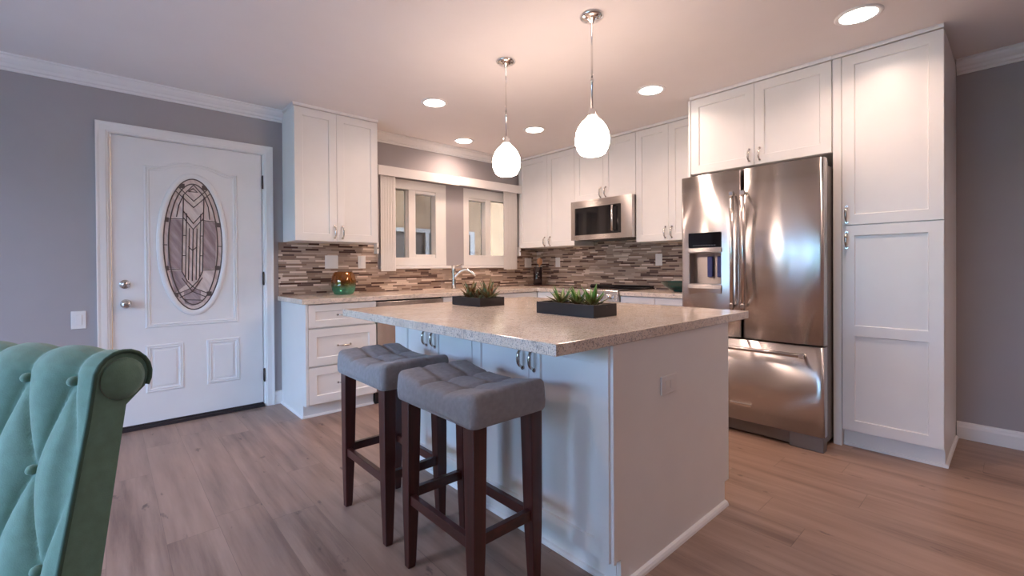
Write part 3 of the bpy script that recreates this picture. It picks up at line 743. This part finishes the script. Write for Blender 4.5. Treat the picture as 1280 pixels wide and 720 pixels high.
# ------------------------------------------------------------------ island
il = thing('kitchen_island', 'white island cabinet with four doors below the speckled top', 'kitchen island')
IX0, IX1, IYN, IYF = -2.920, -1.954, -3.232, -1.687
MB().box(IX0 + .021, IX1, IYN + .02, IYF, .10, .871).build('body', M['white'], il, .001)
MB().prism([(IX0 + .026, .871), (IX1, .871), (IX1, .108), (IX1 - .045, .108), (IX1 - .045, 0), (IX0 + .062, 0), (IX0 + .062, .105), (IX0 + .026, .105)][::-1], lambda u, v, w_: (u, w_, v), IYN, IYN + .019).build('end_panel', M['white'], il, .001)
MB().box(IX0 + .012, IX0 + .026, IYN - .006, IYN + .012, .105, .871).build('corner_bead', M['trim'], il, .002)
dz0, dz1 = .112, .866
for a0, a1, ha in ((-2.086, -1.766, -2.046), (-2.447, -2.089, -2.128), (-2.832, -2.451, -2.800), (-3.226, -2.835, -2.866)):
    dd = shaker('door', 'nx', IX0, a0, a1, dz0, dz1, il); handle('nx', IX0, ha, .770, .085, dd)
MB().box(IX0 + .001, IX0 + .021, -1.763, IYF, .108, .871).build('filler_strip', M['white'], il, .001)
MB().box(IX0 + .06, IX0 + .08, IYN + .019, IYF, 0, .10).box(IX1 - .05, IX1 - .03, IYN + .019, IYF, 0, .10).box(IX0 + .06, IX1 - .03, IYF - .02, IYF, 0, .10).build('toe_kick', M['white'], il)
MB().prism(QR, lambda u, v, w_: (IX0 + .06 - u, w_, v), IYN - .0, IYF).prism([(a * 1.3, b * 1.3) for a, b in QR], lambda u, v, w_: (w_, IYN - u, v), IX0 + .06, IX1 - .042).build('shoe_moulding', M['trim'], il)
tag(MB().box(-3.200, -1.716, -3.238, -1.588, .872, .911).build('island_countertop', M['quartz'], None, .003), 'large speckled quartz island countertop holding two planters', 'countertop')
plate('white outlet on the end panel of the island', 'ny', IYN, -2.526, .672, 1, 'outlet', rot=True)

# planters
def blade(m_, base, az, lean, ln, wd, curl):
    n = 6; up = Vector((0, 0, 1)); out = Vector((math.cos(az), math.sin(az), 0)); side = Vector((-math.sin(az), math.cos(az), 0))
    p = Vector(base); L_, R_, Mi = [], [], []; ang = lean
    for i in range(n + 1):
        t_ = i / n; ww = wd * (math.sin(PI * (.16 + .84 * t_)) ** .7) * (1 - t_ ** 3 * .6) if i < n else .0006
        dr = up * math.cos(ang) + out * math.sin(ang); nm = out * math.cos(ang) - up * math.sin(ang)
        L_.append(m_.b.verts.new(p + side * ww)); R_.append(m_.b.verts.new(p - side * ww)); Mi.append(m_.b.verts.new(p + nm * ww * .45))
        p = p + dr * (ln / n); ang += curl / n
    for i in range(n):
        for A, B in ((L_, Mi), (Mi, R_), (R_, L_)):
            f = m_.b.faces.new([A[i], A[i + 1], B[i + 1], B[i]]); f.smooth = True
def planter(label, x0, x1, y0, y1, hgt, plants):
    cx_, cy_ = (x0 + x1) / 2, (y0 + y1) / 2
    t = thing('planter', label, 'planter', (cx_, cy_, .911)); hx, hy = (x1 - x0) / 2, (y1 - y0) / 2; th = .010
    MB().box(-hx, hx, -hy, hy, 0, th).box(-hx, -hx + th, -hy, hy, th, hgt).box(hx - th, hx, -hy, hy, th, hgt).box(-hx + th, hx - th, -hy, -hy + th, th, hgt).box(-hx + th, hx - th, hy - th, hy, th, hgt).build('planter_box', M['planter'], t)
    MB().box(-hx + th, hx - th, -hy + th, hy - th, th, hgt - .014).build('soil', M['soil'], t)
    for (px, py, n, ln, wd, mt, lean) in plants:
        m_ = MB(); r_ = random.Random(px * 91 + py)
        for i in range(n):
            f_ = i / n
            blade(m_, (0, 0, -.004), i * 2.39996 + r_.uniform(-.2, .2), lean * (1.25 - f_) + .06, ln * (.72 + .4 * f_) * r_.uniform(.9, 1.1), wd, .35 * (1 - f_) + .1)
        o = m_.build('succulent', M[mt], t); o.location = (px, py, hgt - .014)
    return t
def pp(u, v, z):    # photo pixel to a point at height z
    d_ = CF + CR * ((u - 640 + 7.9581) / 564.7258) + CU * ((360 - 22.2177 - v) / 564.7258); s_ = (z - CP.z) / d_.z; return CP + d_ * s_
planter('smaller dark planter of bronze succulents at the far side of the island', -2.565, -2.375, -2.062, -1.775, .052,
        [(-.02, .045, 18, .115, .018, 'leaf2', .85), (0, -.02, 17, .085, .017, 'leaf2', 1.0), (.02, -.085, 18, .125, .017, 'leaf2', .75)])
planter('larger dark planter of spiky green succulents nearest the stools', -2.560, -2.385, -2.890, -2.525, .058,
        [(.01, .10, 20, .105, .014, 'leaf', 1.1), (.015, -.005, 20, .100, .014, 'leaf', .95), (.005, -.105, 22, .105, .014, 'leaf', 1.1)])

# ------------------------------------------------------------------ bar stools
def stool(label, cx_, cy_):
    t = thing('bar_stool', label, 'stool', (cx_, cy_, 0), 0, 'grey tufted bar stools at the island')
    hx, hy, z0, z1 = .168, .240, .645, .745
    m_ = MB(); b = m_.b; nx, ny = 28, 40; r = .024
    def gridpts(h, n):
        v = [-h + 2 * h * i / n for i in range(n + 1)]
        return sorted(set([round(a, 5) for a in v] + [s_ * (h - e) for e in (.0, .002, .006, .012, .018) for s_ in (-1, 1)]))
    xs, ys = gridpts(hx, nx), gridpts(hy, ny); rc = .028
    def xy(x, y):    # round plan corners
        ex, ey = hx - abs(x), hy - abs(y)
        if ex < rc and ey < rc:
            vx, vy = rc - ex, rc - ey; l_ = math.hypot(vx, vy); mx_ = max(vx, vy)
            if l_ > 1e-9: k_ = mx_ / l_; vx, vy = vx * k_, vy * k_
            return math.copysign(hx - rc + vx, x), math.copysign(hy - rc + vy, y), rc - mx_
        return x, y, min(ex, ey)
    btn = [(-.055, .078), (.060, .078), (-.055, -.078), (.060, -.078)]
    def top(x, y, e):
        t_ = y / hy; z = z1 - .018 + .030 * t_ * t_ + .004 * (1 - (x / hx) ** 2)
        for bx_, by_ in btn: z -= .015 * math.exp(-((x - bx_) ** 2 + (y - by_) ** 2) / .00040)
        for by_ in (.078, -.078): z -= .011 * math.exp(-((y - by_) / .009) ** 2) * (1 if abs(x) < hx else 1)
        for bx_ in (-.055, .060): z -= .009 * math.exp(-((x - bx_) / .008) ** 2)
        if e < r: z -= r - math.sqrt(max(0, r * r - (r - e) ** 2))
        return z
    V = {}
    for i, x in enumerate(xs):
        for j, y in enumerate(ys):
            X, Y, e = xy(x, y); V[i, j] = b.verts.new((X, Y, top(X, Y, e)))
    for i in range(len(xs) - 1):
        for j in range(len(ys) - 1):
            b.faces.new([V[i, j], V[i + 1, j], V[i + 1, j + 1], V[i, j + 1]]).smooth = True
    A, B = len(xs) - 1, len(ys) - 1
    loop = [V[i, 0] for i in range(A)] + [V[A, j] for j in range(B)] + [V[i, B] for i in range(A, 0, -1)] + [V[0, j] for j in range(B, 0, -1)]
    prev = loop
    for f_, g_ in ((.25, 1.012), (.6, 1.018), (.9, 1.008), (1.0, .985)):
        ring = []
        for v in loop:
            zz = v.co.z + (z0 + .010 * (1 - (v.co.y / hy) ** 2) - v.co.z) * f_; ring.append(b.verts.new((v.co.x * g_, v.co.y * (1 + (g_ - 1) * .7), zz)))
        for i in range(len(loop)):
            j = (i + 1) % len(loop); b.faces.new([prev[i], prev[j], ring[j], ring[i]]).smooth = True
        prev = ring
    b.faces.new(prev)
    seat = m_.build('seat', M['fabric_grey'], t)
    for bx_, by_ in btn:
        MB().sphere((bx_, by_, top(bx_, by_, 1) + .003), .008, .55).build('button', M['button_grey'], seat)
    for sx in (-1, 1):
        for sy in (-1, 1):
            ox, oy = sx * .152, sy * .228; m_ = MB(); rings = []
            for z, s_ in ((0, .036), (.02, .039), (.25, .048), (.62, .055), (.652, .055)):
                xi, yi = ox - sx * s_, oy - sy * s_
                if z < .3: ox_, oy_ = ox - sx * .006 * (1 - z / .3), oy - sy * .006 * (1 - z / .3)
                else: ox_, oy_ = ox, oy
                rings.append([m_.b.verts.new(p) for p in ((ox_, oy_, z), (xi, oy_, z), (xi, yi, z), (ox_, yi, z))])
            for R0, R1 in zip(rings, rings[1:]):
                for j in range(4): m_.b.faces.new([R0[j], R0[(j + 1) % 4], R1[(j + 1) % 4], R1[j]])
            m_.b.faces.new(rings[0]); m_.b.faces.new(rings[-1]); m_.build('leg', M['cherry'], t, .003)
    for sx in (-1, 1): MB().box(sx * .131 - .011, sx * .131 + .011, -.195, .195, .248, .285).build('stretcher', M['cherry_h'], t, .002)
    for sy in (-1, 1): MB().box(-.118, .118, sy * .207 - .011, sy * .207 + .011, .262, .299).build('stretcher', M['cherry_h'], t, .002)
    return t
stool('grey tufted saddle bar stool farther from the camera, at the island', -3.222, -2.228)
stool('grey tufted saddle bar stool nearest the camera, at the island', -3.222, -2.825)

# ------------------------------------------------------------------ pendants and recessed lights
def pendant(label, x, y):
    t = thing('pendant_light', label, 'pendant light', (x, y, H), 0, 'globe pendants over the island')
    MB().lathe([(.062, -.001), (.064, -.006), (.058, -.014), (.036, -.022), (.016, -.026), (.009, -.038)], (0, 0, 0), 32).build('canopy', M['chrome'], t)
    MB().tube([(0, 0, -.03), (0, 0, -.515)], .0055, 10).lathe([(.007, -.33), (.0085, -.335), (.0085, -.345), (.007, -.35)], (0, 0, 0), 12).build('rod', M['chrome'], t)
    MB().lathe([(.012, -.490), (.019, -.500), (.019, -.530), (.024, -.540), (.024, -.548)], (0, 0, 0), 20).build('socket_cap', M['chrome'], t)
    wob = lambda a, h: .022 * math.sin(14 * a + 130 * h) + .022 * math.sin(14 * a - 130 * h)
    prof = [(.022, -.532), (.034, -.546), (.056, -.566), (.074, -.592), (.085, -.622), (.089, -.652), (.087, -.682), (.079, -.709), (.066, -.731), (.052, -.739)]
    MB().lathe(prof, (0, 0, 0), 84, wob=wob).build('glass_globe', M['globe'], t)
    MB().lathe([(.022, -.530), (.030, -.545), (.038, -.560), (.036, -.562)], (0, 0, 0), 40, wob=lambda a, h: .10 * math.sin(10 * a)).build('glass_collar', M['collar'], t)
    return t
pendant('globe pendant light over the far end of the island', -2.270, -1.972)
pendant('globe pendant light over the near end of the island', -2.272, -2.664)
def can(label, x, y, p=None):
    t = thing('recessed_light', label, 'ceiling light', (x, y, H), 0, 'round recessed ceiling lights')
    m_ = MB(); n = 40
    prof = [(.082, -.001), (.084, -.006), (.100, -.007), (.106, -.003), (.106, .0)]
    rings = [[m_.b.verts.new((r_ * math.cos(2 * PI * j / n), r_ * math.sin(2 * PI * j / n), h_)) for j in range(n)] for r_, h_ in prof]
    for A, B in zip(rings, rings[1:]):
        for j in range(n): m_.b.faces.new([A[j], A[(j + 1) % n], B[(j + 1) % n], B[j]]).smooth = True
    m_.build('trim_ring', M['trim'], t)
    MB().lathe([(.083, -.0005), (.083, -.004), (.06, -.0055), (.002, -.0065)], (0, 0, 0), n).build('lens', M['can_glow'], t)
    d = bpy.data.lights.new('recessed_lamp', 'AREA'); d.shape = 'DISK'; d.size = .15; d.energy = p or CAN_POWER; d.color = CAN_COLOR; d.spread = math.radians(150)
    o = bpy.data.objects.new('recessed_lamp', d); o.location = (0, 0, -.012); o.parent = t; COL.objects.link(o)
    return t
can('round recessed ceiling light nearest the left wall cabinet', -2.220, -1.045)
can('round recessed ceiling light nearest the window wall', -1.390, -.310)
can('round recessed ceiling light in front of the corner cabinet', -1.094, -1.061)
can('round recessed ceiling light left of the cabinet above the fridge', -1.119, -2.326)
can('round recessed ceiling light in front of the tall pantry', -1.199, -3.600)

for x, y, lb in ((-5.6, -2.2, 'added unseen fill light nearest the entry door'), (-5.6, -5.2, 'added unseen fill light behind the camera'), (-1.2, -5.8, 'added unseen fill light beyond the pantry')):
    can(lb, x, y, FILL_POWER)  # unseen fill lights, added to lift the ambient level

# ------------------------------------------------------------------ counter-top items
vx, vy = -2.640, -.20
t = thing('glass_vase', 'round amber to teal glass vase on the counter', 'vase', (vx, vy, CZ1))
prof = [(.064, 0), (.080, .006), (.096, .040), (.104, .085), (.104, .120), (.097, .160), (.082, .190), (.072, .202)]
inner = [(r_ - .005, max(.008, h_)) for r_, h_ in prof[::-1]]
MB().lathe(prof + inner, (0, 0, 0), 40, wob=lambda a, h: .012 * math.sin(8 * a)).build('vase_body', M['ombre'], t)
ux, uy = -.20, -.215
t = thing('utensil_crock', 'dark utensil crock with studs in the counter corner', 'utensil holder', (ux, uy, CZ1 + .0135))
MB().lathe([(.050, 0), (.054, .006), (.054, .215), (.050, .220), (.046, .218), (.046, .02), (.002, .018)], (0, 0, 0), 28).build('crock_body', simple('dark_brown_glaze', (.020, .009, .008), .15), t)
for da, z in ((0, .15), (-.25, .125), (.2, .105), (-.2, .08)):
    a = math.radians(226) + da; MB().sphere((.055 * math.cos(a), .055 * math.sin(a), z), .0065, 1, 8).build('stud', M['chrome'], t)
t = thing('wooden_spoon', 'pale wooden spoon standing in the dark utensil crock', 'spoon', (ux + .012, uy - .012, CZ1 + .034))
MB().tube([(0, 0, 0), (.004, -.004, .235)], [.006, .007], 10).build('spoon_handle', M['wood_spoon'], t)
m = MB().sphere((0, 0, 0), .036, 1.25, 18); o = m.build('spoon_bowl', M['wood_spoon'], t); o.scale = (1, .42, 1); o.location = (.006, -.006, .268); o.rotation_euler = (0, 0, math.radians(-45))
t = tag(MB().prism([(-.28, -.30), (-.03, -.42), (-.02, -.06), (-.26, -.03)], lambda u, v, w_: (u, v, w_), CZ1, CZ1 + .0125).build('serving_board', M['tray'], None, .003), 'thin dark wood board under the utensil crock', 'serving board')
bx_, by_ = -.33, -2.145
tag(MB().lathe([(.055, 0), (.062, .004), (.060, .010), (.100, .028), (.150, .062), (.172, .092), (.176, .094), (.168, .090), (.10, .036), (.002, .020)], (0, 0, 0), 40).build('serving_bowl', M['teal']), 'wide dark teal bowl on the counter beside the fridge', 'bowl').location = (bx_, by_, CZ1)

# ------------------------------------------------------------------ tufted chair in the foreground
wv = (CR * .965 - CF * .26); wv.z = 0; wv.normalize(); bv = Vector((-wv.y, wv.x, 0))
if bv.dot(CF) < 0: bv = -bv
CW = .30
P0 = CP + CR * (-.75) + CF * (.747); org = Vector((P0.x, P0.y, 0)) - wv * CW - bv * .045
ch = thing('dining_chair', 'sea green tufted roll-back dining chair at the left edge', 'chair', org, math.atan2(wv.y, wv.x))
prof = []
for z in [.44 + .04 * i for i in range(12)]: prof.append((.045 + (z - .64) * .19, z))
rc_, rz_, rr = .149, .943, .049
for i in range(13):
    a = PI - (PI + .55) * i / 12; prof.append((rc_ + rr * math.cos(a), rz_ + rr * math.sin(a)))
NF = len(prof)
for z in (.89, .86, .80, .72, .64, .56, .48, .42): prof.append((.118 + (z - .64) * .155, z))
# arc length along the front
arc = [0.0]
for a, b_ in zip(prof, prof[1:]): arc.append(arc[-1] + math.hypot(b_[0] - a[0], b_[1] - a[1]))
fin = []
for i in range(NF - 1):
    for q_ in range(6):
        t_ = q_ / 6; fin.append(((prof[i][0] * (1 - t_) + prof[i + 1][0] * t_, prof[i][1] * (1 - t_) + prof[i + 1][1] * t_), arc[i] * (1 - t_) + arc[i + 1] * t_, True))
for i in range(NF - 1, len(prof)): fin.append((prof[i], arc[i], False))
NX = 168; m = MB(); b = m.b; rows = []
PX, PS = .06125, .156
S0 = min(arc[i] for i in range(NF) if prof[i][1] >= .905)
def tuft(x, s_):
    a, c_ = x / PX, (s_ - S0) / PS
    if s_ > S0:
        f_ = max(0, 1 - (s_ - S0) / .14); return (1 - f_) * .75 + f_ * abs(math.sin(PI * a * .5)) ** .9        # pleats running over the roll
    d1_, d2_ = abs(math.sin(PI * (a + c_) * .5 * 1.0)), abs(math.sin(PI * (a - c_) * .5))
    return (d1_ * d2_) ** .45
CHX = [-CW + 2 * CW * i / NX for i in range(NX + 1)]
for k_, (p_, s_, fr_) in enumerate(fin):
    q0, q1 = fin[max(0, k_ - 1)][0], fin[min(len(fin) - 1, k_ + 1)][0]
    tx, tz = q1[0] - q0[0], q1[1] - q0[1]; l_ = math.hypot(tx, tz); nx_, nz_ = -tz / l_, tx / l_
    row = []
    for x in CHX:
        d_ = 0
        if fr_:
            e = (CW - abs(x)) / .05; fe = max(0, min(1, e)); fe = fe * fe * (3 - 2 * fe)
            ft = max(0, min(1, (arc[NF - 1] - s_) / .10))
            d_ = .026 * fe * (tuft(x, s_) - .55) * ft
        row.append(b.verts.new((x, p_[0] + nx_ * d_, p_[1] + nz_ * d_)))
    rows.append(row)
for A, B in zip(rows, rows[1:]):
    for i in range(NX): b.faces.new([A[i], A[i + 1], B[i + 1], B[i]]).smooth = True
A, B = rows[-1], rows[0]
for i in range(NX): b.faces.new([A[i], A[i + 1], B[i + 1], B[i]])
b.faces.new([r_[0] for r_ in rows]); b.faces.new([r_[-1] for r_ in rows])
back = m.build('backrest', M['chairgreen'], ch)
for sx in (-1, 1):
    x = sx * (CW + .001)
    pth = [(x, p_[0] + .004, p_[1]) for p_, s_, fr_ in fin[:34]] + [(x, rc_ + (rr - .012) * math.cos(PI - (PI + .9) * i / 10), rz_ + (rr - .012) * math.sin(PI - (PI + .9) * i / 10)) for i in range(0, 11)]
    pth = [(x, p_[0] + .003, p_[1]) for p_, s_, fr_ in fin if fr_]
    MB().tube(pth, .0040, 8).build('piping', M['chairpipe'], back)
    MB().lathe([(rr - .010, 0), (rr - .011, .004), (rr - .022, .009), (.001, .011)] if sx > 0 else [(rr - .010, 0), (rr - .011, -.004), (rr - .022, -.009), (.001, -.011)], (sx * CW, rc_ + .002, rz_ - .002), 28, 'x').build('scroll_end', M['chairgreen'], back)
bt = []
for r_i in range(0, 4):
    s_ = S0 - r_i * PS
    for k_ in range(-3, 4):
        x = (k_ * 2 + (r_i % 2)) * PX
        if abs(x) > CW - .045: continue
        i_ = min(range(len(fin)), key=lambda q: abs(fin[q][1] - s_)); p_ = fin[i_][0]
        MB().sphere((x, p_[0] + .006, p_[1]), .010, .9, 10).build('button', M['chairgreen'], back)
m = MB().box(-CW + .012, CW - .012, -.46, .02, .36, .47); m.build('seat', M['chairgreen'], ch, .03, 4)
MB().box(-CW + .03, CW - .03, -.44, .10, .29, .365).build('seat_frame', M['chairgreen'], ch, .01)
for sx in (-1, 1):
    for yy in (-.41, .08):
        m = MB().tube([(sx * .25, yy + (.05 if yy > 0 else 0), 0), (sx * .25, yy, .30)], [.014, .023], 12); m.build('leg', M['cherry'], ch)

# ------------------------------------------------------------------ patio door, side window and what lies outside
d2 = sempty('door_2', 'sliding glass patio door to the garden', 'door')
m = MB(); x0, x1 = XL - .10, XL - .02
for a0, a1, z0, z1 in ((PD[0], PD[0] + .06, 0, PD[3]), (PD[1] - .06, PD[1], 0, PD[3]), (PD[0] + .06, PD[1] - .06, PD[3] - .06, PD[3]), (PD[0] + .06, PD[1] - .06, 0, .05), (-2.44, -2.36, .05, PD[3] - .06)): m.box(x0, x1, a0, a1, z0, z1)
m.build('window_frame', M['vinyl'], d2)
for a0, a1 in ((PD[0] + .06, -2.44), (-2.36, PD[1] - .06)): MB().box(XL - .063, XL - .057, a0, a1, .05, PD[3] - .06).build('pane', M['glass'], d2)
struct(MB().box(-20, -11.2, -14, 6, -.20, -.13).build('garden_lawn', M['grass']), 'green lawn outside the patio door', 'lawn')
struct(MB().box(-11.2, XL - .13, -14, 6, -.20, -.13).build('patio', M['paving']), 'grey paved patio outside the sliding door', 'patio')
r_ = random.Random(3); m = MB()
for i in range(70):
    m.sphere((-12.5 + r_.uniform(-.5, .5), -8 + i * .19, r_.uniform(.2, 1.9)), r_.uniform(.45, .75), 1.0, 10)
o = m.build('garden_hedge', M['hedge']); o['kind'] = 'stuff'; tag(o, 'dense green hedge along the garden', 'hedge')
nb = thing('neighbour_house', 'tan stucco house wall seen through the sink windows', 'house')
MB().box(-7.0, 4.0, 1.80, 1.95, -.2, 4.2).build('stucco_wall', M['stucco'], nb)
wf = MB()
a0, a1, z0, z1 = -1.35, .32, .75, 1.73
for p in ((a0, a1, z1 - .055, z1), (a0, a1, z0, z0 + .055), (a0, a0 + .05, z0 + .055, z1 - .055), (a1 - .09, a1, z0 + .055, z1 - .055), (-.61, -.55, z0 + .055, z1 - .055)): wf.box(p[0], p[1], 1.74, 1.80, p[2], p[3])
wf = wf.build('house_window', simple('beige_window_frame', (.50, .40, .31), .6), nb)
MB().box(a0 + .05, a1 - .09, 1.78, 1.797, z0 + .055, z1 - .055).build('pane', M['ext_glass'], wf)
MB().box(-7.0, 4.0, 1.10, 1.80, 2.62, 2.74).build('added_eave', M['stucco'], nb)  # added out of view to narrow the sky gap and dim the stucco
struct(MB().box(-7.2, .12, .121, .85, 2.52, 2.60).build('added_eave_back', M['trim']), 'added unseen overhang keeping sky light off the side path', 'added_eave')  # unseen overhang added to block sky light between the houses
struct(MB().box(-7.0, 4.0, .13, 1.80, -.20, -.13).build('side_path', M['patio']), 'concrete side path between the houses', 'path')
